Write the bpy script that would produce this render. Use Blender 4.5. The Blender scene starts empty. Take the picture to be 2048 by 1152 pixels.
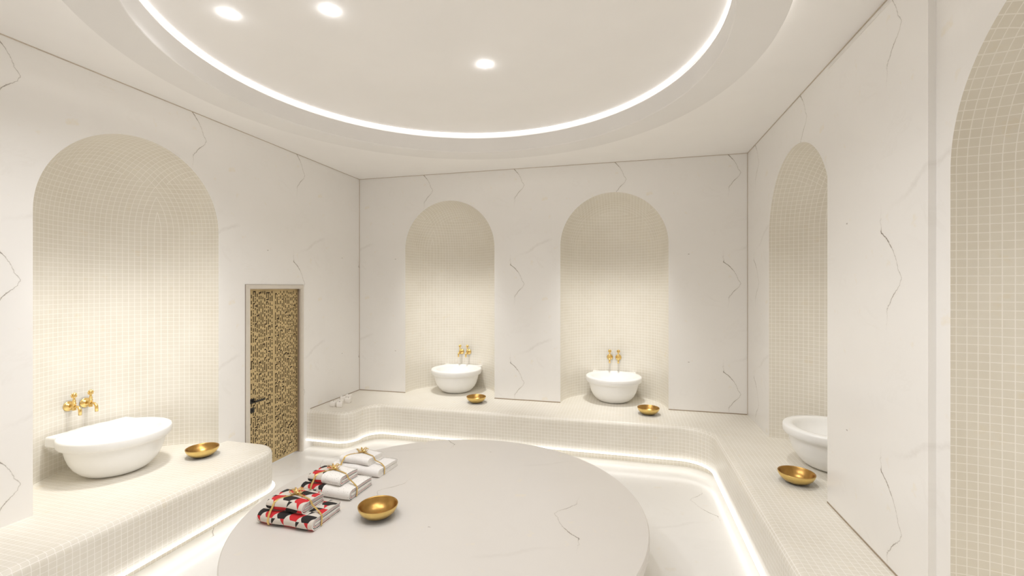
import bpy, bmesh, math, random
from mathutils import Vector, Matrix
R_ = math.radians
C = bpy.context.scene.collection
random.seed(7)

# ------------------------------------------------------------------ place
XL, XR, YB, YF, ZC = -4.03, 1.488, 6.15, -0.45, 3.79
HB = 0.5                      # bench height
NL = (2.93, .735)             # left niche centre, radius
NR1, NR2 = (4.55, .742), (1.815, .735)
NB1, NB2 = (-2.535, .706), (-.165, .711)
ZTOP = 3.385                  # arch crown height
RC = (-1.27, 3.09)            # centre of the ceiling circle

# ------------------------------------------------------------------ node helpers
def new_mat(name):
    m = bpy.data.materials.new(name); m.use_nodes = True
    nt = m.node_tree; b = nt.nodes['Principled BSDF']
    return m, nt, b
class N:
    def __init__(s, nt): s.nt = nt
    def put(s, sock, v):
        if hasattr(v, 'links') or isinstance(v, bpy.types.NodeSocket): s.nt.links.new(v, sock)
        else: sock.default_value = v
    def m(s, op, a, b=None, c=None, clamp=False):
        n = s.nt.nodes.new('ShaderNodeMath'); n.operation = op; n.use_clamp = clamp
        s.put(n.inputs[0], a)
        if b is not None: s.put(n.inputs[1], b)
        if c is not None: s.put(n.inputs[2], c)
        return n.outputs[0]
    def mix(s, f, a, b):
        n = s.nt.nodes.new('ShaderNodeMix'); n.data_type = 'RGBA'
        s.put(n.inputs[0], f)
        for k, v in ((6, a), (7, b)):
            if isinstance(v, tuple) and len(v) == 3: v = v + (1,)
            s.put(n.inputs[k], v)
        return n.outputs[2]
    def mixf(s, f, a, b):
        n = s.nt.nodes.new('ShaderNodeMix'); n.data_type = 'FLOAT'
        s.put(n.inputs[0], f); s.put(n.inputs[2], a); s.put(n.inputs[3], b)
        return n.outputs[0]
    def noise(s, vec, scale, detail=3, rough=.5, dist=0.):
        n = s.nt.nodes.new('ShaderNodeTexNoise'); s.put(n.inputs['Vector'], vec)
        n.inputs['Scale'].default_value = scale; n.inputs['Detail'].default_value = detail
        n.inputs['Roughness'].default_value = rough; n.inputs['Distortion'].default_value = dist
        return n.outputs[0]
    def ramp(s, f, stops, interp='LINEAR'):
        n = s.nt.nodes.new('ShaderNodeValToRGB'); n.color_ramp.interpolation = interp
        e = n.color_ramp.elements
        while len(e) < len(stops): e.new(.5)
        for k, (p, v) in enumerate(stops):
            e[k].position = p; e[k].color = (v, v, v, 1) if not isinstance(v, tuple) else v + (1,)
        s.put(n.inputs[0], f); return n.outputs[0]
    def comb(s, x, y, z=0.):
        n = s.nt.nodes.new('ShaderNodeCombineXYZ')
        for k, v in enumerate((x, y, z)): s.put(n.inputs[k], v)
        return n.outputs[0]
    def geo(s):
        g = s.nt.nodes.new('ShaderNodeNewGeometry')
        p = s.nt.nodes.new('ShaderNodeSeparateXYZ'); s.nt.links.new(g.outputs['Position'], p.inputs[0])
        q = s.nt.nodes.new('ShaderNodeSeparateXYZ'); s.nt.links.new(g.outputs['Normal'], q.inputs[0])
        return g, p.outputs, q.outputs

# Slab marble: the same 1.4 m slab print repeats over each wall, with one crack per slab
TINT = (.85, .835, .815)
def marble(name, axis, sgn, u0, v0, vsgn=1, tint=TINT, rough=.22, strength=1.0, spec=.5):
    m, nt, b = new_mat(name); n = N(nt); g, P, Q = n.geo()
    a = {'x': 0, 'y': 1, 'z': 2}
    per = 1.4
    u = n.m('MULTIPLY_ADD', P[a[axis[0]]], sgn, -sgn * u0 + 1.0 + per * 20)
    v = n.m('MULTIPLY_ADD', P[a[axis[1]]], vsgn, -vsgn * v0 + .7 + per * 20)
    u = n.m('MODULO', u, per); v = n.m('MODULO', v, per)      # crack bend at (1.0, .7)
    vec = n.comb(u, v, 0.)
    wob = n.m('MULTIPLY_ADD', n.noise(vec, 22, 4, .6), .05, -.025)
    # crack: u as a function of v
    pts = [(-.42, -.15), (-.307, -.145), (-.167, -.137), (-.104, -.089), (-.051, -.033), (0, 0), (.06, -.033),
           (.16, -.078), (.193, -.104), (.281, -.203), (.40, -.205), (.5, -.20)]
    vn = n.m('DIVIDE', v, per)
    fu = n.ramp(vn, [((.7 + y) / per, (1.0 + x) / per) for y, x in pts])
    d = n.m('ABSOLUTE', n.m('SUBTRACT', n.m('ADD', u, wob), n.m('MULTIPLY', fu, per)))
    dark = n.ramp(vn, [(0, 0.), ((.7 - .32) / per, 0.), ((.7 - .20) / per, .25), ((.7 - .10) / per, .85), ((.7 - .05) / per, .5),
                       ((.7 + .06) / per, .4), ((.7 + .15) / per, .55), ((.7 + .2) / per, 1.), ((.7 + .28) / per, 1.), ((.7 + .31) / per, .3),
                       ((.7 + .45) / per, 0.)])
    line = n.m('SUBTRACT', 1., n.m('DIVIDE', d, n.m('MULTIPLY_ADD', dark, .0055, .0020)), clamp=True)
    line = n.m('MULTIPLY', line, n.m('MULTIPLY', dark, 1.05 * strength))
    halo = n.m('SUBTRACT', 1., n.m('DIVIDE', d, .035), clamp=True)
    halo = n.m('MULTIPLY', n.m('MULTIPLY', n.m('MULTIPLY', halo, halo), dark), n.m('MULTIPLY', n.noise(vec, 9, 3), .30 * strength))
    # grey smudge vein: v as a function of u
    un = n.m('DIVIDE', u, per)
    gv = n.ramp(un, [(.35, .74), (.68, .80), (1.0 / per, (1.14) / per), (1.063 / per, 1.156 / per), (1.174 / per, 1.242 / per), (1.292 / per, 1.293 / per), (1., .95)])
    d2 = n.m('ABSOLUTE', n.m('SUBTRACT', n.m('MULTIPLY_ADD', wob, 1.6, v), n.m('MULTIPLY', gv, per)))
    on2 = n.ramp(un, [(.60, 0.), (.72, .35), (.80, .8), (.88, .7), (.93, .9), (.99, .3)])
    sm = n.m('MULTIPLY', n.m('SUBTRACT', 1., n.m('DIVIDE', d2, .03), clamp=True), n.m('MULTIPLY', on2, n.m('MULTIPLY', n.noise(vec, 14, 4, .7), .38 * strength)))
    # soft pale veins and golden blushes
    vein = n.noise(vec, 3.0, 6, .62, .9)
    vein = n.m('SUBTRACT', 1., n.m('MULTIPLY', n.m('ABSOLUTE', n.m('SUBTRACT', vein, .5)), 26.), clamp=True)
    vein = n.m('MULTIPLY', vein, n.m('MULTIPLY', n.ramp(n.noise(vec, 1.6, 2), [(.5, 0.), (.7, 1.)]), .10 * strength))
    gold = n.ramp(n.noise(vec, 6.5, 3, .6), [(.64, 0.), (.78, 1.)])
    cloud = n.noise(vec, 1.3, 4, .55)
    t = tint
    base = n.mix(n.m('MULTIPLY', n.ramp(cloud, [(.3, 0.), (.7, 1.)]), .5), t, tuple(c * .955 for c in t))
    base = n.mix(n.m('MULTIPLY', gold, .42 * strength), base, (.80, .70, .50))
    base = n.mix(vein, base, (.55, .50, .44))
    base = n.mix(sm, base, (.42, .38, .33))
    base = n.mix(halo, base, (.55, .47, .33))
    base = n.mix(line, base, (.13, .105, .07))
    sx_, sy_ = n.m('SUBTRACT', u, .383), n.m('SUBTRACT', v, 1.084)
    rad = n.m('SQRT', n.m('ADD', n.m('MULTIPLY', sx_, sx_), n.m('MULTIPLY', n.m('MULTIPLY', sy_, sy_), 3.)))
    spot = n.m('SUBTRACT', 1., n.m('DIVIDE', rad, n.m('MULTIPLY_ADD', n.noise(vec, 60, 2), .03, -.001)), clamp=True)
    base = n.mix(n.m('MULTIPLY', spot, .8 * strength), base, (.17, .13, .10))
    nt.links.new(base, b.inputs['Base Color'])
    b.inputs['Roughness'].default_value = rough; b.inputs['Specular IOR Level'].default_value = spec
    return m
M = {}
NICHE_W = 97.
DOWN_W = 16.
M['m_left'] = marble('marble_slab_left', 'yz', 1, 3.53, .748)
M['m_back'] = marble('marble_slab_back', 'xz', 1, 1.41, .748)
M['m_right'] = marble('marble_slab_right', 'yz', -1, 2.869, .748)
M['m_front'] = marble('marble_slab_front', 'xz', -1, .2, .748)
M['m_floor'] = marble('marble_floor', 'xy', -1, .62, 1.9, -1, (.89, .88, .86), .16, .6)
M['m_disc'] = marble('marble_platform_stone', 'xy', -1, -.489, 3.129, -1, (.675, .645, .608), .3, .9)

def tile_mat():
    m, nt, b = new_mat('cream_mosaic_tile'); n = N(nt); g, P, Q = n.geo()
    ax, ay, az = (n.m('ABSOLUTE', Q[k]) for k in range(3))
    top = n.m('MULTIPLY', n.m('GREATER_THAN', az, ax), n.m('GREATER_THAN', az, ay))
    xf = n.m('GREATER_THAN', ax, ay)
    pitch = .04
    u = n.mixf(top, n.mixf(xf, P[0], P[1]), P[0])
    v = n.mixf(top, P[2], P[1])
    U = n.m('MULTIPLY_ADD', u, 1 / pitch, 400.25); V = n.m('MULTIPLY_ADD', v, 1 / pitch, 400.15)
    fu, fv = n.m('FRACT', U), n.m('FRACT', V)
    def edge(f): return n.m('ABSOLUTE', n.m('SUBTRACT', f, .5))
    e = n.m('MAXIMUM', edge(fu), edge(fv))
    gr = n.ramp(e, [(.445, 0.), (.462, 1.)])
    vec = n.comb(n.m('FLOOR', U), n.m('FLOOR', V), 0.)
    w = nt.nodes.new('ShaderNodeTexWhiteNoise'); w.noise_dimensions = '2D'; nt.links.new(vec, w.inputs['Vector'])
    tone = n.m('MULTIPLY_ADD', w.outputs['Value'], .10, -.05)
    pv = n.comb(P[0], P[1], P[2])
    cl = n.m('MULTIPLY_ADD', n.noise(pv, 3.5, 5, .6), .9, -.42)
    tone = n.m('ADD', tone, cl)
    tc = n.mix(n.m('ADD', .5, tone, clamp=True), (.68, .632, .54), (.81, .785, .722))
    gold = n.ramp(n.noise(pv, 7, 4, .6), [(.62, 0.), (.76, 1.)])
    tc = n.mix(n.m('MULTIPLY', gold, .4), tc, (.70, .60, .42))
    col = n.mix(gr, tc, (.90, .87, .82))
    nt.links.new(col, b.inputs['Base Color'])
    b.inputs['Roughness'].default_value = .35
    bp = nt.nodes.new('ShaderNodeBump'); bp.inputs['Strength'].default_value = .25; bp.inputs['Distance'].default_value = .002
    nt.links.new(n.m('SUBTRACT', 1., gr), bp.inputs['Height']); nt.links.new(bp.outputs[0], b.inputs['Normal'])
    return m
M['tile'] = tile_mat()

def plain(name, col, rough=.5, metal=0., noise=0., scale=20, spec=.5, coat=0., bump=0., bscale=200):
    m, nt, b = new_mat(name); n = N(nt)
    tcn = nt.nodes.new('ShaderNodeTexCoord')
    nz = n.noise(tcn.outputs['Object'], scale, 3)
    c2 = tuple(max(0, c * (1 - noise)) for c in col)
    nt.links.new(n.mix(n.ramp(nz, [(.35, 0.), (.65, 1.)]), col, c2), b.inputs['Base Color'])
    b.inputs['Roughness'].default_value = rough; b.inputs['Metallic'].default_value = metal
    b.inputs['Specular IOR Level'].default_value = spec; b.inputs['Coat Weight'].default_value = coat
    if bump:
        bp = nt.nodes.new('ShaderNodeBump'); bp.inputs['Strength'].default_value = bump; bp.inputs['Distance'].default_value = .002
        nt.links.new(n.noise(tcn.outputs['Object'], bscale, 2), bp.inputs['Height']); nt.links.new(bp.outputs[0], b.inputs['Normal'])
    return m
def emit(name, col, s):
    m, nt, b = new_mat(name)
    b.inputs['Base Color'].default_value = (.9, .9, .9, 1)
    b.inputs['Emission Color'].default_value = col + (1,); b.inputs['Emission Strength'].default_value = s
    return m
M['plaster'] = plain('ceiling_plaster', (.90, .885, .87), .75, noise=.02, scale=2)
M['porcelain'] = plain('white_stone_basin', (.87, .868, .86), .3, noise=.01, coat=.2)
M['gold'] = plain('brushed_gold', (.83, .60, .22), .33, 1., noise=.08, scale=30)
M['gold_in'] = plain('hammered_gold_dark_reflection', (.50, .29, .09), .33, 1., noise=.12, scale=25, bump=.05, bscale=60)  # bowl lining coloured darker to stand for its dark reflections
M['brass'] = plain('warm_brass', (.86, .62, .25), .24, 1., noise=.08, scale=60)
M['lattice'] = plain('gold_lattice_metal', (.60, .46, .24), .48, .35, noise=.15, scale=9)
M['dark'] = plain('dark_slot_shade', (.045, .024, .013), .7, noise=.2)
M['jamb'] = plain('taupe_door_jamb', (.36, .28, .21), .5, noise=.1, scale=4)
M['frame'] = plain('beige_door_frame', (.68, .63, .56), .45, noise=.03)
M['gap_shade'] = plain('painted_gap_shade', (.36, .31, .27), .6, noise=.03)
M['black'] = plain('black_metal', (.015, .014, .013), .35, noise=.1)
M['wax'] = plain('white_candle_wax', (.88, .85, .81), .5, noise=.02)
M['wick'] = plain('burnt_wick', (.05, .04, .03), .8, noise=.1)
M['ribbon'] = plain('gold_satin_ribbon', (.84, .60, .23), .28, .75, noise=.1, scale=40)
M['terry'] = plain('white_terry', (.86, .84, .82), .9, noise=.04, scale=60, bump=.5, bscale=500)
M['terry_w'] = plain('white_terry_edge', (.84, .82, .79), .9, noise=.05, scale=60, bump=.4, bscale=400)
M['t_red'] = plain('red_cotton', (.50, .025, .03), .85, noise=.2, scale=60)
M['t_black'] = plain('black_cotton', (.02, .017, .016), .85, noise=.2, scale=60)
M['t_greige'] = plain('greige_cotton', (.60, .54, .48), .85, noise=.1, scale=60)
WARM = (1.0, .90, .74)
M['lens'] = emit('downlight_glow', (.985, .985, 1.), 14.)
M['cove'] = emit('cove_led', (1., .985, .96), .75)
M['cove_out'] = emit('outer_cove_led', (1., .96, .88), 1.6)
M['led'] = emit('bench_led', (1., .985, .95), .60)

def towel_mat(name, white_from=None):
    m, nt, b = new_mat(name); n = N(nt)
    uvn = nt.nodes.new('ShaderNodeUVMap'); sp = nt.nodes.new('ShaderNodeSeparateXYZ'); nt.links.new(uvn.outputs[0], sp.inputs[0])
    x, y = sp.outputs[0], sp.outputs[1]
    # rows along the cloth: a red and black row, then a greige row with small wedges
    V = n.m('MULTIPLY_ADD', y, 1 / .105, 10.12); fv = n.m('FRACT', V); rowp = n.m('MODULO', n.m('FLOOR', V), 2.)
    up = n.m('GREATER_THAN', fv, .42)
    f1 = n.m('DIVIDE', n.m('SUBTRACT', fv, .42), .58)
    bulge = n.m('MULTIPLY', n.m('SINE', n.m('MULTIPLY', f1, 3.1416)), .17)
    U = n.m('MULTIPLY_ADD', x, 1 / .095, 10.2); U = n.m('ADD', U, n.m('MULTIPLY', rowp, .5))
    Ub = n.m('ADD', U, bulge); par = n.m('MODULO', n.m('FLOOR', Ub), 2.)
    red, blk, gre = (.56, .022, .028), (.018, .015, .014), (.64, .59, .53)
    rb = n.mix(par, blk, red)
    rb = n.mix(n.m('GREATER_THAN', n.m('ADD', n.m('FRACT', Ub), n.m('MULTIPLY', f1, .75)), 1.28), rb, gre)
    fu = n.m('FRACT', U); ed = n.m('SUBTRACT', .5, n.m('ABSOLUTE', n.m('SUBTRACT', fu, .5)))
    wedge = n.m('LESS_THAN', ed, n.m('MULTIPLY', n.m('SUBTRACT', .42, fv), .75))
    gr = n.mix(n.m('MULTIPLY', wedge, n.m('LESS_THAN', n.m('MODULO', U, 2.), 1.)), gre, n.mix(n.m('GREATER_THAN', fu, .5), blk, red))
    col = n.mix(up, gr, rb)
    tcn = nt.nodes.new('ShaderNodeTexCoord')
    if white_from is not None:
        vo = nt.nodes.new('ShaderNodeTexVoronoi'); vo.inputs['Scale'].default_value = 75; nt.links.new(tcn.outputs['Object'], vo.inputs['Vector'])
        dots = n.m('LESS_THAN', vo.outputs['Distance'], .15)
        wht = n.mix(n.m('MULTIPLY', dots, .7), (.84, .82, .79), (.12, .08, .08))
        col = n.mix(n.m('GREATER_THAN', x, white_from), col, wht)
    nt.links.new(col, b.inputs['Base Color']); b.inputs['Roughness'].default_value = .9
    bp = nt.nodes.new('ShaderNodeBump'); bp.inputs['Strength'].default_value = .3; bp.inputs['Distance'].default_value = .001
    nt.links.new(n.noise(tcn.outputs['Object'], 600, 2), bp.inputs['Height']); nt.links.new(bp.outputs[0], b.inputs['Normal'])
    return m
M['pat'] = towel_mat('red_black_geometric_print')
M['pat_w'] = towel_mat('print_and_speckled_white', .20)
M['pat_w2'] = towel_mat('print_and_speckled_white_small', .125)

# ------------------------------------------------------------------ mesh helpers
class MB:
    def __init__(s): s.v = []; s.f = []; s.mi = []; s.sm = []; s.uv = {}
    def add(s, verts, faces, mi=0, sm=True):
        o = len(s.v); s.v += [tuple(v) for v in verts]
        for f in faces: s.f.append([o + k for k in f]); s.mi.append(mi); s.sm.append(sm)
        return o
    def grid(s, rows, mi=0, sm=True, close_u=False, close_v=False, flip=False):
        nr, nc = len(rows), len(rows[0]); vs = [p for r in rows for p in r]; fs = []
        for i in range(nr - (0 if close_v else 1)):
            for j in range(nc - (0 if close_u else 1)):
                a, b_, c, d = i * nc + j, i * nc + (j + 1) % nc, ((i + 1) % nr) * nc + (j + 1) % nc, ((i + 1) % nr) * nc + j
                fs.append([a, d, c, b_] if flip else [a, b_, c, d])
        return s.add(vs, fs, mi, sm)
    def box(s, lo, hi, mi=0):
        x0, y0, z0 = lo; x1, y1, z1 = hi
        s.add([(x0, y0, z0), (x1, y0, z0), (x1, y1, z0), (x0, y1, z0), (x0, y0, z1), (x1, y0, z1), (x1, y1, z1), (x0, y1, z1)],
              [[0, 3, 2, 1], [4, 5, 6, 7], [0, 1, 5, 4], [1, 2, 6, 5], [2, 3, 7, 6], [3, 0, 4, 7]], mi, False)
    def lathe(s, prof, n=48, c=(0, 0, 0), mi=0, axis='z', cap=True, sx=1.):
        rows = []
        for r, z in prof:
            row = []
            for k in range(n):
                a = 2 * math.pi * k / n
                p = (r * sx * math.cos(a), r * math.sin(a), z)
                if axis == 'y': p = (p[0], p[2], -p[1])
                if axis == 'x': p = (p[2], p[0], p[1])
                row.append((p[0] + c[0], p[1] + c[1], p[2] + c[2]))
            rows.append(row)
        s.grid(rows, mi, True, close_u=True)
        if cap:
            o = len(s.v) - len(rows) * n
            s.f.append([o + k for k in range(n)][::-1]); s.mi.append(mi); s.sm.append(True)
            s.f.append([o + (len(rows) - 1) * n + k for k in range(n)]); s.mi.append(mi); s.sm.append(True)
    def tube(s, pts, rad, n=12, mi=0):
        pts = [Vector(p) for p in pts]; rows = []
        up = Vector((0, 0, 1))
        t0 = (pts[1] - pts[0]).normalized()
        side = t0.cross(up) if abs(t0.dot(up)) < .95 else t0.cross(Vector((1, 0, 0))); side.normalize()
        for k, p in enumerate(pts):
            t = (pts[min(k + 1, len(pts) - 1)] - pts[max(k - 1, 0)]).normalized()
            side = (side - t * side.dot(t)).normalized(); b_ = t.cross(side)
            r = rad[k] if isinstance(rad, (list, tuple)) else rad
            rows.append([p + side * r * math.cos(2 * math.pi * j / n) + b_ * r * math.sin(2 * math.pi * j / n) for j in range(n)])
        s.grid(rows, mi, True, close_u=True)
        o = len(s.v) - len(rows) * n
        s.f.append([o + k for k in range(n)]); s.mi.append(mi); s.sm.append(False)
        s.f.append([o + (len(rows) - 1) * n + k for k in range(n)][::-1]); s.mi.append(mi); s.sm.append(False)
    def band(s, pts, w, t, wdir, mi=0):
        """flat ribbon through pts; wdir = width directions (one or a list)"""
        pts = [Vector(p) for p in pts]; rows = []
        for k, p in enumerate(pts):
            wd = Vector(wdir[k] if isinstance(wdir, list) else wdir).normalized()
            tg = (pts[min(k + 1, len(pts) - 1)] - pts[max(k - 1, 0)]).normalized()
            wd = (wd - tg * wd.dot(tg)).normalized()
            nn = tg.cross(wd)
            rows.append([p - wd * w / 2 - nn * t / 2, p + wd * w / 2 - nn * t / 2, p + wd * w / 2 + nn * t / 2, p - wd * w / 2 + nn * t / 2])
        s.grid(rows, mi, False, close_u=True)
        o = len(s.v) - len(rows) * 4
        s.f.append([o, o + 1, o + 2, o + 3][::-1]); s.mi.append(mi); s.sm.append(False)
        e = o + (len(rows) - 1) * 4; s.f.append([e, e + 1, e + 2, e + 3]); s.mi.append(mi); s.sm.append(False)
    def build(s, name, mats, parent=None, recalc=True, uv=None):
        me = bpy.data.meshes.new(name); me.from_pydata(s.v, [], s.f)
        for m in (mats if isinstance(mats, (list, tuple)) else [mats]): me.materials.append(m)
        for p, mi, sm in zip(me.polygons, s.mi, s.sm): p.material_index = mi; p.use_smooth = sm
        if uv:
            l = me.uv_layers.new(name='UVMap')
            for p in me.polygons:
                for li in p.loop_indices: l.data[li].uv = uv[me.loops[li].vertex_index]
        if recalc:
            bm = bmesh.new(); bm.from_mesh(me); bmesh.ops.recalc_face_normals(bm, faces=bm.faces); bm.to_mesh(me); bm.free()
        me.update()
        o = bpy.data.objects.new(name, me); C.objects.link(o)
        if parent is not None: o.parent = parent
        return o
def tag(o, label=None, cat=None, group=None, kind=None):
    for k, v in (('label', label), ('category', cat), ('group', group), ('kind', kind)):
        if v: o[k] = v
    return o
def empty(name, loc, rz=0.):
    o = bpy.data.objects.new(name, None); C.objects.link(o); o.location = loc; o.rotation_euler = (0, 0, rz); o.empty_display_size = .1
    return o
def copy_tree(o, parent=None):
    c = o.copy(); C.objects.link(c)
    if parent is not None: c.parent = parent
    for ch in list(o.children): copy_tree(ch, c)
    return c

# ------------------------------------------------------------------ walls with arched niches
def wall(name, to3, u0, u1, z0, z1, niches, mat, rects=()):
    """to3(u, z, depth): depth goes into the wall"""
    bm = bmesh.new(); edges = []
    def loop(pts):
        vs = [bm.verts.new((p[0], p[1], 0)) for p in pts]
        for k in range(len(vs)): edges.append(bm.edges.new((vs[k], vs[(k + 1) % len(vs)])))
    out = [(u0, z0), (u1, z0), (u1, z1), (u0, z1)]
    for (a, b_, h) in rects:       # door openings reach the floor
        out[1:1] = [(a, z0), (a, h), (b_, h), (b_, z0)]
    loop(out)
    for (c, r) in niches:
        zs = ZTOP - r
        loop([(c - r, HB), (c + r, HB)] + [(c + r * math.cos(math.pi * k / 56), zs + r * math.sin(math.pi * k / 56)) for k in range(57)])
    bmesh.ops.triangle_fill(bm, use_beauty=True, use_dissolve=False, edges=edges)
    for v in bm.verts: v.co = Vector(to3(v.co.x, v.co.y, 0))
    me = bpy.data.meshes.new(name); bm.to_mesh(me); bm.free(); me.materials.append(mat)
    o = bpy.data.objects.new(name, me); C.objects.link(o); tag(o, kind='structure')
    for (c, r) in niches:
        b = MB(); zs = ZTOP - r; n = 48
        rows = [[to3(c - r * math.cos(math.pi * k / n), z, r * math.sin(math.pi * k / n)) for k in range(n + 1)] for z in
                [HB - .01 + (zs - HB + .01) * j / 12 for j in range(13)]]
        for j in range(1, 25):
            t = math.pi / 2 * j / 24; rr = r * math.cos(t); z = zs + r * math.sin(t)
            rows.append([to3(c - rr * math.cos(math.pi * k / n), z, rr * math.sin(math.pi * k / n)) for k in range(n + 1)])
        b.grid(rows); b.build('niche', M['tile'], o, recalc=False)
    return o
DY0, DY1, DH = 4.03, 4.862, 2.10        # door opening in the left wall
wl = wall('wall_left', lambda u, z, d: (XL - d, u, z), YF, YB, 0, ZC, [NL], M['m_left'], [(DY0, DY1, DH)])
wb = wall('wall_back', lambda u, z, d: (u, YB + d, z), XL, XR, 0, ZC, [NB1, NB2], M['m_back'])
wr = wall('wall_right', lambda u, z, d: (XR + d, u, z), YF, YB, 0, ZC, [NR2, NR1], M['m_right'])
wf = wall('wall_front', lambda u, z, d: (u, YF - d, z), XL, XR, 0, ZC, [], M['m_front'])
# proud marble panel between the two right-hand niches, top edge chamfered
b = MB(); xf_ = XR - .033; ya, yb, zt = 2.65, 3.787, 3.745
prof = [(XR, HB), (xf_, HB), (xf_, zt - .03), (xf_ + .012, zt - .008), (XR, zt)]
for yy, rev in ((ya, False), (yb, True)):
    pass
c_ = .004
rows = [[(x, y, z) for x, z in prof] for y in (ya, yb)]
b.grid(rows, 0, False, close_u=True); b.add([(x, ya, z) for x, z in prof], [[0, 1, 2, 3, 4]], 0, False); b.add([(x, yb, z) for x, z in prof], [[4, 3, 2, 1, 0]], 0, False)
o = b.build('marble_panel', M['m_right'], wr); tag(o, label='raised marble panel with a chamfered top edge')
md = o.modifiers.new('bevel', 'BEVEL'); md.width = .004; md.segments = 2; md.limit_method = 'ANGLE'

# floor and ceiling
b = MB(); b.add([(XL - .3, YF, 0), (XR, YF, 0), (XR, YB, 0), (XL - .3, YB, 0)], [[0, 1, 2, 3]], 0, False)
tag(b.build('floor', M['m_floor'], recalc=False), kind='structure')
def circ(r, z, n=128): return [(RC[0] + r * math.cos(2 * math.pi * k / n), RC[1] + r * math.sin(2 * math.pi * k / n), z) for k in range(n)]
bm = bmesh.new(); ed = []
for pts in ([(XL, YF, ZC), (XR, YF, ZC), (XR, YB, ZC), (XL, YB, ZC)], circ(1.95, ZC)):
    vs = [bm.verts.new(p) for p in pts]; ed += [bm.edges.new((vs[k], vs[(k + 1) % len(vs)])) for k in range(len(vs))]
bmesh.ops.triangle_fill(bm, use_beauty=True, use_dissolve=False, edges=ed)
me = bpy.data.meshes.new('ceiling'); bm.to_mesh(me); bm.free(); me.materials.append(M['plaster'])
ceil = bpy.data.objects.new('ceiling', me); C.objects.link(ceil); tag(ceil, kind='structure')
b = MB()     # dropped ring round the recess
ring = [(2.19, ZC - .035), (2.19, ZC - .105), (2.185, ZC - .11), (1.905, ZC - .11), (1.90, ZC - .105), (1.90, ZC + .055), (1.955, ZC + .055)]
b.grid([circ(r, z) for r, z in ring], 0, False, close_u=True)
b.grid([circ(r, z) for r, z in [(2.19, ZC - .035), (2.12, ZC - .035), (2.12, ZC)]], 0, False, close_u=True)
M['ring'] = plain('pale_grey_ring', (.82, .805, .79), .75, noise=.02, scale=2)  # slightly greyer than the ceiling plaster
o = b.build('ceiling_ring', M['ring'], ceil)
md = o.modifiers.new('wn', 'EDGE_SPLIT'); md.split_angle = R_(30)
for p in o.data.polygons: p.use_smooth = True
b = MB(); b.grid([circ(r, z) for r, z in [(1.955, ZC), (1.955, ZC + .115)]], 0, True, close_u=True)
b.add(circ(1.96, ZC + .115), [list(range(128))], 0, False)
b.build('ceiling_recess', M['plaster'], ceil)
b = MB(); b.grid([circ(r, z) for r, z in [(1.93, ZC + .112), (1.93, ZC + .105), (1.903, ZC + .105), (1.903, ZC + .112)]], 0, False, close_u=True, close_v=True)
tag(b.build('light_strip', M['cove'], ceil), label='glowing white strip round the circular recess')
b = MB(); b.grid([circ(r, z) for r, z in [(2.175, ZC - .034), (2.183, ZC - .034), (2.183, ZC - .018), (2.175, ZC - .018)]], 0, False, close_u=True, close_v=True)
b.build('outer_light_strip', M['cove_out'], ceil)

# thin dark strips: crease shade painted in along ceiling and wall corners
M['crease_shade'] = plain('taupe_crease_shade', (.55, .48, .40), .7, noise=.05)
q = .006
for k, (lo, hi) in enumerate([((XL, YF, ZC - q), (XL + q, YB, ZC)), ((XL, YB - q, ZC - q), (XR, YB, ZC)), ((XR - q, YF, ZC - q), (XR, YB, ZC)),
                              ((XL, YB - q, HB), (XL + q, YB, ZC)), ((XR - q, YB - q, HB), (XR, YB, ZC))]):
    b = MB(); b.box(lo, hi); tag(b.build('trim_%d' % (k + 1), M['crease_shade']), kind='structure')  # these trim objects are painted crease shade strips

M['contact_shade'] = plain('painted_shadow_line', (.36, .29, .21), .8, noise=.05)  # dark strips standing in for contact shade where walls meet the bench
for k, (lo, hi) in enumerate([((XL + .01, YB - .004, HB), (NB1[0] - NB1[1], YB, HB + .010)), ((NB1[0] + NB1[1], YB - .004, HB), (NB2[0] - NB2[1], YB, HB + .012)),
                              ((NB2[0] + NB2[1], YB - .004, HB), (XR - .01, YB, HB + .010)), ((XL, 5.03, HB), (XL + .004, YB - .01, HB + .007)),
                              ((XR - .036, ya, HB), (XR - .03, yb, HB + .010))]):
    b = MB(); b.box(lo, hi); tag(b.build('trim_%d' % (k + 6), M['contact_shade']), kind='structure')  # these trim objects are painted contact shade strips

# ------------------------------------------------------------------ benches
def fillet(pts):
    """pts: (x, y, radius) -> dense polyline"""
    out = []
    for k, (x, y, r) in enumerate(pts):
        if r == 0: out.append(Vector((x, y))); continue
        P = Vector((x, y)); A = (Vector(pts[k - 1][:2]) - P).normalized(); B = (Vector(pts[k + 1][:2]) - P).normalized()
        cen = P + (A + B) * r; n = 14
        a0 = math.atan2(*(P + A * r - cen).yx); a1 = math.atan2(*(P + B * r - cen).yx)
        da = (a1 - a0 + math.pi) % (2 * math.pi) - math.pi
        for j in range(n + 1): out.append(cen + r * Vector((math.cos(a0 + da * j / n), math.sin(a0 + da * j / n))))
    return out
def offset(path, d):      # +d = to the left of travel
    res = []
    for k, p in enumerate(path):
        a = path[max(k - 1, 0)]; c = path[min(k + 1, len(path) - 1)]
        t1 = (p - a).normalized() if k else (c - p).normalized(); t2 = (c - p).normalized() if k < len(path) - 1 else t1
        t = (t1 + t2).normalized(); nrm = Vector((-t.y, t.x)); res.append(p + nrm * d / max(.5, t.dot(t1)))
    return res
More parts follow.
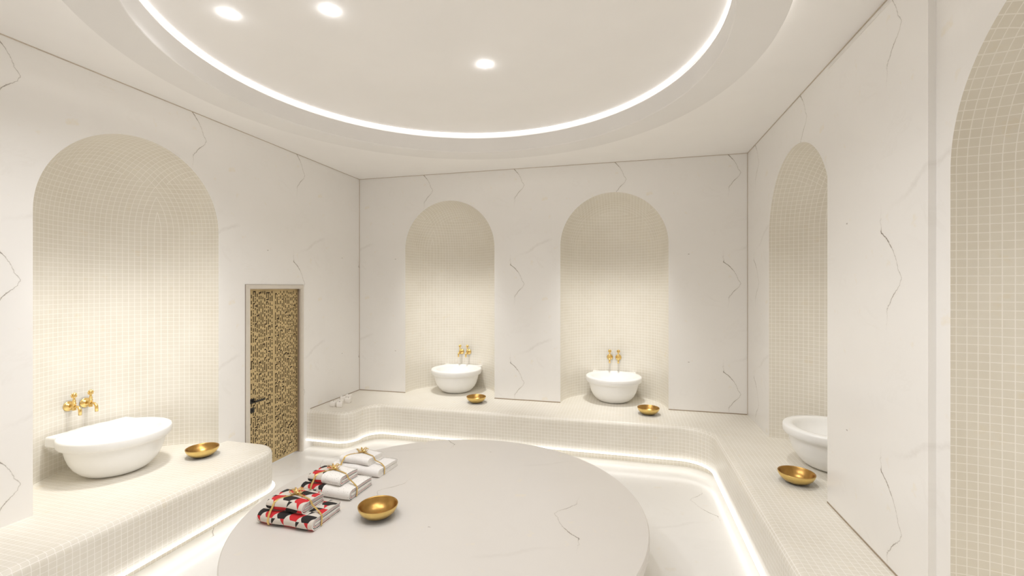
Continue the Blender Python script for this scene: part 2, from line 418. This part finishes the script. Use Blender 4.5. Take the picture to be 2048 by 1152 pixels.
def bench(path, back, label, led_in):
    """path runs so that the wall lies to the left; back: closing polyline along the wall"""
    RR = .062; ZL = .122
    prof = [(.10, ZL), (0, ZL)] + [(0, ZL + (HB - RR - ZL) * k / 4) for k in range(1, 5)] + \
           [(RR * (1 - math.cos(a)), HB - RR + RR * math.sin(a)) for a in [math.pi / 2 * k / 8 for k in range(1, 9)]]
    b = MB(); rows = [[(p.x, p.y, z) for p in offset(path, d)] for d, z in prof]
    b.grid(rows)
    top = [tuple(p) for p in offset(path, RR)] + back
    b.add([(x, y, HB) for x, y in top], [list(range(len(top)))], 0, False)
    o = b.build('tiled_bench', M['tile'], None, recalc=False)
    for k in range(len(o.data.polygons)):
        if k < len(path) - 1: o.data.polygons[k].use_smooth = False
    tag(o, label, 'bench')
    b = MB(); b.grid([[(p.x, p.y, z) for p in offset(path, .115)] for z in (0, ZL)])
    b.build('plinth', M['tile'], o, recalc=False)
    b = MB(); b.grid([[(p.x, p.y, z) for p in offset(path, d)] for d, z in ((.02, ZL - .001), (-.022, ZL - .001), (-.026, ZL - .006), (-.022, ZL - .012), (.02, ZL - .012))], 0, True)
    tag(b.build('light_strip', M['led'], o, recalc=False), label='glowing white strip along the foot of the bench')
    return o
def arc_back(c, r, axis, wallc, sgn, rev=False):
    pts = []
    for k in range(0, 25):
        a = math.pi * k / 24; u = c - r * math.cos(a); d = r * math.sin(a)
        pts.append((wallc + sgn * d, u) if axis == 'x' else (u, wallc + sgn * d))
    return pts[::-1] if rev else pts
lp = fillet([(-3.372, YF, 0), (-3.372, 3.815, .25), (XL, 3.815, 0)])
bl = bench(lp, arc_back(*NL, 'x', XL, -1, True) + [(XL, YF)], 'cream mosaic bench with a rounded end, in front of the left niche and the door', None)
rp = fillet([(XL, 4.968, 0), (-3.395, 4.968, .20), (-3.395, 5.452, .24), (.925, 5.452, .34), (.925, YF, 0)])
br = bench(rp, [(XR, YF)] + arc_back(*NR2, 'x', XR, 1) + arc_back(*NR1, 'x', XR, 1) + [(XR, YB)] + arc_back(*NB2, 'y', YB, 1, True) + arc_back(*NB1, 'y', YB, 1, True) + [(XL, YB)],
           'long cream mosaic bench running along the back wall and the right wall', None)

# ------------------------------------------------------------------ round marble platform
b = MB(); b.lathe([(1.36, 0), (1.36, .38), (1.40, .42), (1.414, .43), (1.418, .435), (1.418, .493), (1.411, .5)], 128, (-1.265, 3.057, 0))
o = b.build('marble_platform', M['m_disc']); tag(o, 'large round veined marble platform in the middle of the room', 'platform')
for p in o.data.polygons: p.use_smooth = len(p.vertices) < 10
md = o.modifiers.new('es', 'EDGE_SPLIT'); md.split_angle = R_(35)

# ------------------------------------------------------------------ door in the left wall
door = empty('door_1', (XL, (DY0 + DY1) / 2, 0)); tag(door, kind='structure')
yc = (DY0 + DY1) / 2
def L(v): return (v[0] - XL, v[1] - yc, v[2])
def lbox(b, lo, hi, mi=0): b.box(L(lo), L(hi), mi)
b = MB(); dp = .045        # jamb lining
lbox(b, (XL - dp - .06, DY1 - .012, 0), (XL - .012, DY1, DH)); lbox(b, (XL - dp - .06, DY0, 0), (XL - .012, DY0 + .012, DH)); lbox(b, (XL - dp - .06, DY0, DH - .012), (XL - .012, DY1, DH))
b.build('door_jamb', M['jamb'], door)
b = MB(); fw = .048        # frame: stepped casing
def casing(b, y0, y1, z1, x0, x1, w):
    lbox(b, (x0, y0, 0), (x1, y0 + w, z1)); lbox(b, (x0, y1 - w, 0), (x1, y1, z1)); lbox(b, (x0, y0 + w, z1 - w), (x1, y1 - w, z1))
casing(b, DY0 - .032, DY1 + .032, DH + .032, XL - .012, XL + .012, .05)
casing(b, DY0 - .014, DY1 + .014, DH + .014, XL + .012, XL + .019, .022)
b.build('door_frame', M['frame'], door)
b = MB(); casing(b, DY0 - .039, DY1 + .036, DH + .036, XL - .002, XL + .005, .008); b.build('painted_shadow_line', M['gap_shade'], door)  # dark strip standing in for the shaded gap round the casing
# the leaf: gold sheet pierced with slots, dark sheet standing for the darkness behind them
xl = XL - dp; y0, y1, z0, z1 = DY0 + .014, DY1 - .014, .015, DH - .014
cell = .0135; ncol = int((y1 - y0) / cell); nrow = int((z1 - z0) / cell)
cy_, cz_ = (y1 - y0) / ncol, (z1 - z0) / nrow
hole = [[False] * nrow for _ in range(ncol)]
mid = ncol // 2
rnd = random.Random(11)
for c in range(1, ncol - 1):
    if abs(c - mid) <= 1 or c % 2 == 0 and c < mid or c % 2 == (1 if mid % 2 == 0 else 0) and c > mid: continue
    r = 2 + rnd.randint(0, 2)
    while r < nrow - 3:
        ln = rnd.choice([1, 1, 2, 2, 3, 3, 4, 5]) if rnd.random() < .96 else 7
        for k in range(ln):
            if r + k < nrow - 2: hole[c][r + k] = True
        if rnd.random() < .14 and c + 2 < ncol - 2 and abs(c + 1 - mid) > 2 and abs(c + 2 - mid) > 2:
            hole[c + 1][min(r + ln - 1, nrow - 3)] = True
        r += ln + rnd.choice([1, 1, 1, 2, 2, 3])
def hole_col(c): return 0 < c < ncol - 1 and abs(c - mid) > 1 and not (c % 2 == 0 and c < mid or c % 2 == (1 if mid % 2 == 0 else 0) and c > mid)
b = MB(); vs = []; fs = []
for i in range(ncol + 1):
    for j in range(nrow + 1): vs.append(L((xl, y0 + (i + (0 if i in (0, ncol) or abs(i - mid) < 2 else (.10 if (hole_col(i) ) else (-.10 if hole_col(i - 1) else 0)))) * cy_, z0 + j * cz_)))
for i in range(ncol):
    for j in range(nrow):
        if not hole[i][j]:
            a = i * (nrow + 1) + j; fs.append([a, a + nrow + 1, a + nrow + 2, a + 1])
b.add(vs, fs, 0, False)
o = b.build('door_leaf', M['lattice'], door, recalc=False); tag(o, label='gold door leaf pierced with small slots')
o.data.materials.append(M['dark']); md = o.modifiers.new('sol', 'SOLIDIFY'); md.thickness = .008; md.offset = 0; md.material_offset_rim = 1  # slot sides coloured dark for the shade inside the holes
b = MB(); lbox(b, (xl - .025, y0, z0), (xl - .0045, y1, z1)); b.build('door_slot_shade', M['dark'], door)
b = MB()      # lever handle with square plates
hy, hz = 4.128, .82
lbox(b, (xl + .003, hy - .026, hz - .026), (xl + .012, hy + .026, hz + .026))
b.tube([L((xl + .01, hy, hz)), L((xl + .055, hy, hz))], .009)
lbox(b, (xl + .045, hy - .01, hz - .010), (xl + .058, hy + .135, hz + .009))
lbox(b, (xl + .003, hy - .024, hz - .128), (xl + .014, hy + .024, hz - .074))
b.tube([L((xl + .012, hy, hz - .101)), L((xl + .022, hy, hz - .101))], .012)
tag(b.build('door_handle', M['black'], door), label='black lever handle and lock plate')

# ------------------------------------------------------------------ stone basins
def basin_mesh():
    r = .385
    b = MB()
    prof = [(.0, .0), (.155, .0), (.185, .004), (.215, .017), (.250, .045), (.284, .085), (.310, .135), (.328, .19), (.339, .24), (.344, .266), (.347, .270), (.366, .272), (.376, .277),
            (.384, .288), (.387, .31), (.387, .338), (.383, .350), (.374, .356), (.335, .357), (.314, .355), (.304, .346), (.296, .325), (.278, .28), (.245, .235), (.19, .195), (.12, .172), (.05, .165), (.0, .165)]
    b.lathe(prof, 72, cap=False); return b
def backplate_mesh():
    # shelf joining the round rim to the niche wall; local +y = into the niche
    b = MB(); w = .312; yb_ = .345
    pts = [(-w, .12), (-w, yb_), (w, yb_), (w, .12)]
    out = []
    for z, g in ((.275, .006), (.280, 0), (.349, 0), (.356, .007)):
        out.append([(-w + g, yb_ - g, z), (w - g, yb_ - g, z), (w - g, .225, z), (.23, .302, z), (.1, .372 if False else .33, z), (-.1, .33, z), (-.23, .302, z), (-w + g, .225, z)])
    b.grid(out, 0, False, close_u=True)
    n = 8
    b.add(out[0], [[0, 7, 6, 5, 4, 3, 2, 1]], 0, False); b.add(out[-1], [list(range(8))], 0, False)
    return b
sink = empty('stone_basin', (0, 0, HB))
basin_mesh().build('bowl', M['porcelain'], sink)
bp_ = backplate_mesh().build('back_ledge', M['porcelain'], sink)
md = bp_.modifiers.new('bevel', 'BEVEL'); md.width = .008; md.segments = 3; md.limit_method = 'ANGLE'
spots = [((XL - .298, NL[0]), R_(90), 'large white stone basin in the left niche beside the door', 'L'),
         ((NB1[0], YB + .31), 0, 'white stone basin in the left one of the two back wall niches', 'B1'),
         ((NB2[0], YB + .315), 0, 'white stone basin in the right one of the two back wall niches', 'B2'),
         ((XR + .305, NR1[0]), R_(-90), 'white stone basin partly hidden by the marble panel on the right', 'R')]
for k, (p, a, lab, _) in enumerate(spots):
    o = sink if k == 0 else copy_tree(sink)
    o.location = (p[0], p[1], HB); o.rotation_euler = (0, 0, a); tag(o, lab, 'basin', 'white stone basins in the niches')

# ------------------------------------------------------------------ taps: local origin on the wall, -y out of the wall
def make_tap():
    t = empty('wall_tap', (0, 0, 0))
    b = MB(); b.lathe([(0, .0), (.043, .0), (.044, -.006), (.038, -.011), (.034, -.011), (.031, -.017), (.026, -.017), (.023, -.024), (.014, -.027), (0, -.027)][::-1], 32, axis='y', cap=False)
    # lathe with axis y maps z->y
    b.build('rosette', M['brass'], t)
    b = MB(); b.tube([(0, -.02, 0), (0, -.078, 0)], [.0105, .0105]); b.lathe([(.0, -.032), (.014, -.032), (.016, -.028), (.0135, -.02), (.0135, .02), (.016, .024), (.016, .03), (.012, .034), (.0125, .055), (.009, .06), (0, .06)], 20, (0, -.07, 0), cap=False)
    b.build('valve_body', M['brass'], t)
    b = MB(); pts = [(0, -.078, 0), (0, -.105, .002)]
    for k in range(9):
        a = math.pi / 2 * k / 8; pts.append((0, -.105 - .036 * math.sin(a), .002 - .036 * (1 - math.cos(a))))
    pts.append((0, -.142, -.07)); b.tube(pts, [.010] * 5 + [.0115] * 3 + [.0125] * 3 + [.0125], 14)
    b.build('spout', M['brass'], t)
    b = MB()          # flower-shaped grip
    b.lathe([(0, .056), (.008, .058), (.010, .066), (.007, .072), (.014, .084), (.013, .105), (.006, .118), (0, .12)], 16, (0, -.07, 0), cap=False)
    for k in range(7):
        a = R_(-40 + 260 * k / 6); cx, cz = .019 * math.cos(a), .098 + .019 * math.sin(a)
        b.lathe([(0, -.007), (.005, -.005), (.0075, 0), (.005, .005), (0, .007)], 10, (cx, -.07, cz), axis='y', cap=False)
    b.build('handle', M['brass'], t)
    return t
tap = make_tap()
k = 0
for (p, a, lab, key) in spots:
    dx_in = {'L': XL - .735 + .006, 'B1': YB + .706 - .005, 'B2': YB + .711 - .005, 'R': XR + .742 - .005}[key]
    for s in (-1, 1):
        o = tap if k == 0 else copy_tree(tap)
        off = .0625 * s
        sag = .003
        if key == 'L': o.location = (dx_in + sag, NL[0] - .035 + off, 1.055)
        elif key == 'R': o.location = (dx_in - sag, NR1[0] + off, 1.055)
        else: o.location = ((NB1 if key == 'B1' else NB2)[0] + off, dx_in - sag, 1.055)
        o.rotation_euler = (0, 0, a)
        side = {('L', -1): 'nearer', ('L', 1): 'farther', ('R', -1): 'nearer', ('R', 1): 'farther'}.get((key, s), 'left' if s < 0 else 'right')
        where = {'L': 'above the large basin beside the door', 'B1': 'above the left basin of the back wall', 'B2': 'above the right basin of the back wall', 'R': 'above the basin behind the right marble panel'}[key]
        tag(o, '%s one of two ornate brass taps %s' % (side, where), 'tap', 'brass wall taps'); k += 1
        if key == 'R':     # hidden behind the wall edge in the photograph: not built
            def rm(q):
                for ch in list(q.children): rm(ch)
                bpy.data.objects.remove(q)
            rm(o)

# ------------------------------------------------------------------ gold bowls
def make_bowl():
    t = empty('gold_bowl', (0, 0, 0))
    b = MB(); b.lathe([(0, .0), (.040, .0), (.062, .004), (.092, .018), (.117, .040), (.131, .064), (.136, .080), (.1365, .083), (.1345, .086)], 64, cap=False)
    b.build('outer_shell', M['gold'], t)
    b = MB(); b.lathe([(.1345, .086), (.130, .085), (.127, .080), (.121, .064), (.107, .042), (.084, .022), (.055, .010), (.030, .007), (0, .0065)], 64, cap=False)
    b.build('inner_lining', M['gold_in'], t)
    return t
bowl = make_bowl()
for k, (x, y, z, lab) in enumerate([(-1.676, 2.782, .5, 'gold bowl on the round marble platform beside the folded towels'),
                                    (-3.889, 3.364, .5, 'gold bowl on the left mosaic bench near the door'),
                                    (-2.014, 5.88, .5, 'gold bowl in front of the left basin of the back wall'),
                                    (.28, 5.875, .5, 'gold bowl in front of the right basin of the back wall'),
                                    (1.36, 4.118, .5, 'gold bowl on the right bench in front of the half-hidden basin')]):
    o = bowl if k == 0 else copy_tree(bowl)
    o.location = (x, y, z); tag(o, lab, 'bowl', 'gold bowls')

# ------------------------------------------------------------------ candles
def make_candle():
    b = MB(); s, h, r = .036, .066, .009
    rows = []
    def ringp(sz, z, rr):
        pts = []
        for q, (sx, sy) in enumerate(((1, 1), (-1, 1), (-1, -1), (1, -1))):
            for j in range(5):
                a = math.pi / 2 * q + math.pi / 2 * j / 4
                pts.append((sx * (sz - rr) + rr * math.cos(a), sy * (sz - rr) + rr * math.sin(a), z))
        return pts
    rows = [ringp(s - .006, 0, .006), ringp(s, .006, r), ringp(s, h - .006, r), ringp(s - .003, h - .001, r), ringp(s - .007, h, .007), ringp(s - .012, h - .003, .006)]
    b.grid(rows, 0, True, close_u=True); n = 20
    o0 = 0; b.f.append(list(range(n))[::-1]); b.mi.append(0); b.sm.append(False)
    b.f.append([5 * n + k for k in range(n)]); b.mi.append(0); b.sm.append(False)
    c = b.build('candle', M['wax'])
    w = MB(); w.tube([(0, 0, h - .004), (0, .0005, h + .006), (.002, .001, h + .013)], .0018, 8); w.build('wick', M['wick'], c)
    return c
cand = make_candle()
for k, (x, y, a, lab) in enumerate([(-3.812, 5.215, 8, 'white cube candle nearest the door, at the left end of the cluster'),
                                    (-3.715, 5.21, 28, 'white cube candle at the front of the cluster, right of the leftmost one'),
                                    (-3.80, 5.335, -12, 'white cube candle behind the two front ones'),
                                    (-3.735, 5.43, 12, 'white cube candle on the open right side of the cluster'),
                                    (-3.86, 5.49, 35, 'white cube candle against the wall, second from the back'),
                                    (-3.845, 5.60, 5, 'white cube candle at the very back of the cluster by the corner')]):
    o = cand if k == 0 else copy_tree(cand)
    o.location = (x, y, HB); o.rotation_euler = (0, 0, R_(a)); tag(o, lab, 'candle', 'white candles on the bench end')

# ------------------------------------------------------------------ folded towels
def towel(loc, rz, Lx, Ly, h, mat, edges, label, group, hook=0.0, soft=False):
    """local: x length, y from the front fold (0) to the back (Ly); layers visible on the x ends"""
    b = MB(); uv = {}
    root = None
    layers = edges        # list of (thickness, material index); outermost first
    d = 0.; first = True
    nx = 14
    H = h
    def U(inset, t):
        """closed section of a U-shaped layer between inset and inset+t; returns outer and inner polylines"""
        def line(q):
            r = H / 2 - q; pts = []
            yb_ = Ly - q * .3
            for k in range(7): pts.append((yb_ + (r + q - yb_) * k / 6, H - q))
            for k in range(1, 12):
                a = math.pi / 2 + math.pi * k / 12; pts.append((H / 2 + r * 1.0 * math.cos(a), H / 2 + r * math.sin(a)))
            for k in range(7): pts.append((H / 2 + (yb_ - H / 2) * k / 6, q))
            return pts
        return line(inset), line(inset + t)
    def sag(x, y, z):
        # soft cloth: slight crown and drooping corners, a gentle wave along the length
        fx = abs(x / (Lx / 2)); fy = max(0, (y - Ly * .55) / (Ly * .45))
        dz = -.006 * fx ** 4 * (z / H) - .010 * fy ** 2 * (z / H) + .0025 * math.sin(x * 31 + z * 30) * (z / H)
        dy = .003 * math.sin(x * 23 + 1.0) + (.004 * fx ** 3)
        return (x, y + dy, z + dz)
    for li, (t, mi) in enumerate(layers):
        o_, i_ = U(d, t)
        pl = o_ + i_[::-1]
        s = [0.]
        for k in range(1, len(pl)): s.append(s[-1] + math.dist(pl[k], pl[k - 1]))
        end_in = .0 if li == 0 else .0015 * (1 + (li % 2)) 
        rows = []
        xs = [-Lx / 2 + end_in + (Lx - 2 * end_in) * k / nx for k in range(nx + 1)]
        base = len(b.v)
        rows = [[sag(x, y, z) for (y, z) in pl] for x in xs]
        b.grid(rows, 0 if li == 0 else mi, True, close_u=True)
        for i, x in enumerate(xs):
            for j in range(len(pl)): uv[base + i * len(pl) + j] = (x + Lx / 2, s[j])
        m_ = len(o_); 
        for e, sg in ((0, 1), (nx, -1)):
            vs = [rows[e][j] for j in range(len(pl))]; fs = []
            for j in range(m_ - 1):
                q = [j, j + 1, len(pl) - 2 - j, len(pl) - 1 - j]; fs.append(q if sg > 0 else q[::-1])
            bb = b.add(vs, fs, mi, False)
            for j in range(len(vs)): uv[bb + j] = (0, 0)
        d += t + .0006
    # core that closes the middle
    q = d; core = [(Ly - .004, H - q), (H / 2, H - q)] + [(H / 2 + (H / 2 - q) * math.cos(math.pi / 2 + math.pi * k / 8), H / 2 + (H / 2 - q) * math.sin(math.pi / 2 + math.pi * k / 8)) for k in range(1, 8)] + [(H / 2, q), (Ly - .004, q)]
    xs = [-Lx / 2 + .002 + (Lx - .004) * k / nx for k in range(nx + 1)]
    rows = [[sag(x, y, z) for y, z in core] for x in xs]; base = len(b.v); b.grid(rows, 4, True, close_u=True)
    for e in (0, nx):
        b.add(rows[e], [list(range(len(core)))], 4, False)
    for j in range(base, len(b.v)): uv[j] = (0, 0)
    o = b.build('folded_towel', [mat, M['terry_w'], M['t_black'], M['t_red'], M['terry_w']], None, recalc=True, uv=uv)
    o.location = loc; o.rotation_euler = (0, 0, rz)
    tag(o, label, 'towel', group)
    if soft:
        pass
    return o
E_PR = [(.0085, 1), (.0040, 2), (.0050, 1), (.0038, 3), (.0045, 1), (.0035, 2)]
E_SP = [(.0028, 1), (.0045, 2), (.0060, 1), (.0038, 3), (.0050, 1), (.0035, 2)]
E_WH = [(.016, 1), (.016, 1)]
def stack(ox, oy, rz, kind, who):
    """ox, oy = front-left corner of the lower towel"""
    c, s = math.cos(rz), math.sin(rz)
    def W(x, y, z): return (ox + x * c - y * s, oy + x * s + y * c, .5 + z)
    L1, D1, H1, L2, D2, H2 = .44, .298, .082, .295, .22, .074
    if kind == 'white': H1, H2, L1 = .072, .064, .475
    m1 = {'print': M['pat'], 'speckle': M['pat_w'], 'white': M['terry']}[kind]
    m2 = {'print': M['pat'], 'speckle': M['pat_w2'], 'white': M['terry']}[kind]
    ed = {'print': E_PR, 'speckle': E_SP, 'white': E_WH}[kind]
    grp = 'folded towels on the platform'
    towel(W(L1 / 2, 0, 0.001), rz, L1, D1, H1, m1, ed, 'lower folded %s' % who, grp)
    tx, ty = (.205 if kind == 'white' else .188), .035
    towel(W(tx, ty, H1 + .0012), rz + R_(-1.5), L2, D2, H2, m2, ed, 'upper folded %s' % who, grp)
    # gold ribbon
    rb = empty('gift_ribbon', W(0, 0, 0), rz)
    t = .0012; w = .0135; e = .0035
    HT = H1 + H2 + .0015
    b = MB()
    kx, ky = (.215 if kind == 'white' else .195), .150                  # bow position on the top towel
    fx = .100
    front = [(kx, ky, HT + e), (.140, .085, HT + e - .001), (.122, .060, HT + e - .006), (.112, .042, HT - .010), (.108, .032, HT - .030),
             (.105, .0285, H1 + .032), (.103, .012, H1 + .012), (fx + .001, .004, H1 - .008), (fx, -e, H1 * .62), (fx - .001, -e - .001, H1 * .40), (fx - .002, .004, H1 * .12), (fx - .002, .012, .0012)]
    b.band(front, w, t, (1, .25, 0))
    tr = tx + L2 / 2
    right = [(kx, ky, HT + e), (tr - .06, .134, HT + e - .001), (tr - .014, .120, HT + e - .004), (tr + .004, .115, HT - .008), (tr + .022, .110, HT - .032), (L1 - .035, .103, H1 + .018), (L1 - .006, .097, H1 + .001),
             (L1 + e + .001, .096, H1 - .012), (L1 + e + .002, .094, H1 * .5), (L1 + e, .092, .006), (L1 - .004, .09, .0012)]
    b.band(right, w, t, (0, 1, 0))
    back = [(kx, ky, HT + e), (.140, .19, HT + e - .003), (.100, .225, HT - .004), (.085, .255, HT - .024), (.08, .288, H1 + .006), (.078, .293, H1 - .018), (.078, .294, .002)]
    b.band(back, w, t, (1, .6, 0))
    b.build('band', M['ribbon'], rb)
    bow = MB()
    kz = HT + .008
    bow.lathe([(0, -.009), (.008, -.007), (.011, 0), (.008, .007), (0, .009)], 12, (kx, ky, kz + .002), axis='y', cap=False)
    rr = random.Random(3)
    for ang, ln, lift in ((20, .052, .030), (200, .050, .028), (75, .044, .034), (250, .046, .026), (140, .042, .038), (320, .044, .022)):
        a = R_(ang); pts = []; wd = (-math.sin(a), math.cos(a), .3)
        for q in range(11):
            u = q / 10 * 2 * math.pi
            rx = ln / 2 * (1 - math.cos(u)); rz_ = lift * .42 * math.sin(u)
            pts.append((kx + math.cos(a) * rx, ky + math.sin(a) * rx, max(HT + .004, kz + .004 + rx * .42 + rz_)))
        bow.band(pts, .009, .0012, wd)
    for ang, ln in ((215, .072), (10, .05), (60, .04)):
        a = R_(ang); pts = [(kx + math.cos(a) * ln * q / 6, ky + math.sin(a) * ln * q / 6, HT + .006 + .007 * math.sin(q * 1.1)) for q in range(7)]
        bow.band(pts, .008, .0012, (-math.sin(a), math.cos(a), .1))
    bow.build('bow', M['ribbon'], rb)
    tag(rb, 'gold ribbon and bow tied round the %s' % {'print': 'nearest towel pair, all red and black print', 'speckle': 'middle towel pair, half speckled white', 'white': 'plain white towel pair at the back'}[kind], 'ribbon', 'gold ribbons on the towels')
stack(-2.418, 2.486, R_(-.8), 'print', 'red and black print towel of the stack nearest the camera')
stack(-2.435, 2.920, R_(-1.5), 'speckle', 'towel of the middle stack, half printed, half speckled white')
stack(-2.480, 3.355, R_(-4.0), 'white', 'plain white towel of the stack at the back')

# ------------------------------------------------------------------ ceiling downlights
ZI = ZC + .115
def make_light():
    t = empty('ceiling_downlight', (0, 0, 0))
    b = MB(); b.lathe([(.039, 0), (.039, -.002), (.043, -.002), (.045, -.001), (.045, 0)], 32, cap=False); b.build('trim_ring', M['plaster'], t)
    b = MB(); b.lathe([(.038, -.001), (.038, -.008), (.033, -.014), (.024, -.018), (.012, -.0195), (.0, -.020)], 32, cap=False); b.build('lens', M['lens'], t)
    return t
dl = make_light()
lights = [(-2.536, 2.381, 'leftmost of the glowing downlights in the round ceiling recess'), (-1.864, 2.514, 'glowing downlight in the recess, between the other two'),
          (-1.101, 3.434, 'glowing downlight nearest the back wall in the round recess'),
          (-1.27, 2.02, 'added unseen downlight near the centre of the round ceiling recess'), (-.20, 2.45, 'added unseen downlight over the right half of the platform'), (-2.2, 1.72, 'added unseen downlight in the left front part of the recess'), (-.55, 1.65, 'added unseen downlight in the right front part of the recess')]  # last four are out of view, added to brighten the room
for k, (x, y, lab) in enumerate(lights):
    o = dl if k == 0 else copy_tree(dl)
    o.location = (x, y, ZI); tag(o, lab, 'ceiling light', 'downlights in the ceiling recess')
    ld = bpy.data.lights.new('downlight_beam', 'SPOT'); ld.energy = DOWN_W; ld.color = (.985, .985, 1.)
    ld.spot_size = R_(150); ld.spot_blend = .75; ld.shadow_soft_size = .038
    lo = bpy.data.objects.new('downlight_beam', ld); C.objects.link(lo); lo.location = (x, y, ZI - .05)

# spot in the ceiling in front of every niche, washing its back wall, basin and bench
for (x, y, a, e) in ((XL, NL[0], 90, 1.), (XR, NR1[0], -90, .35), (XR, NR2[0], -90, .35), (NB1[0], YB, 0, .95), (NB2[0], YB, 0, .95)):
    ld = bpy.data.lights.new('niche_spot', 'SPOT'); ld.energy = NICHE_W * e; ld.color = (1., .99, .955)
    ld.spot_size = R_(58); ld.spot_blend = 1.; ld.shadow_soft_size = .20
    lo = bpy.data.objects.new('niche_spot', ld); C.objects.link(lo)
    ar = R_(a); out = Vector((math.sin(ar), -math.cos(ar), 0))
    lo.location = Vector((x, y, 3.70)) + out * .46
    tgt = Vector((x, y, .95)) - out * .22
    lo.rotation_euler = (tgt - lo.location).to_track_quat('-Z', 'Y').to_euler()
# ------------------------------------------------------------------ world, camera, view
w = bpy.data.worlds.new('World'); bpy.context.scene.world = w; w.use_nodes = True
w.node_tree.nodes['Background'].inputs[0].default_value = (1, .95, .88, 1); w.node_tree.nodes['Background'].inputs[1].default_value = .5
cam = bpy.data.cameras.new('camera'); co = bpy.data.objects.new('camera', cam); C.objects.link(co)
cam.sensor_width = 36; cam.lens = 890 / 2048 * 36; cam.clip_start = .05
cam.shift_y = -1 / 2048
co.location = (0, 0, 2.1); co.rotation_euler = (R_(90), 0, R_(14.31))
sc = bpy.context.scene; sc.camera = co
sc.view_settings.view_transform = 'Standard'; sc.view_settings.look = 'None'; sc.view_settings.gamma = 1; sc.view_settings.use_curve_mapping = False
sc.view_settings.exposure = 1.32
sc.cycles.max_bounces = 16; sc.cycles.diffuse_bounces = 10; sc.cycles.glossy_bounces = 4
sc.cycles.sample_clamp_indirect = 6; sc.cycles.caustics_reflective = False
sc.cycles.use_denoising = True
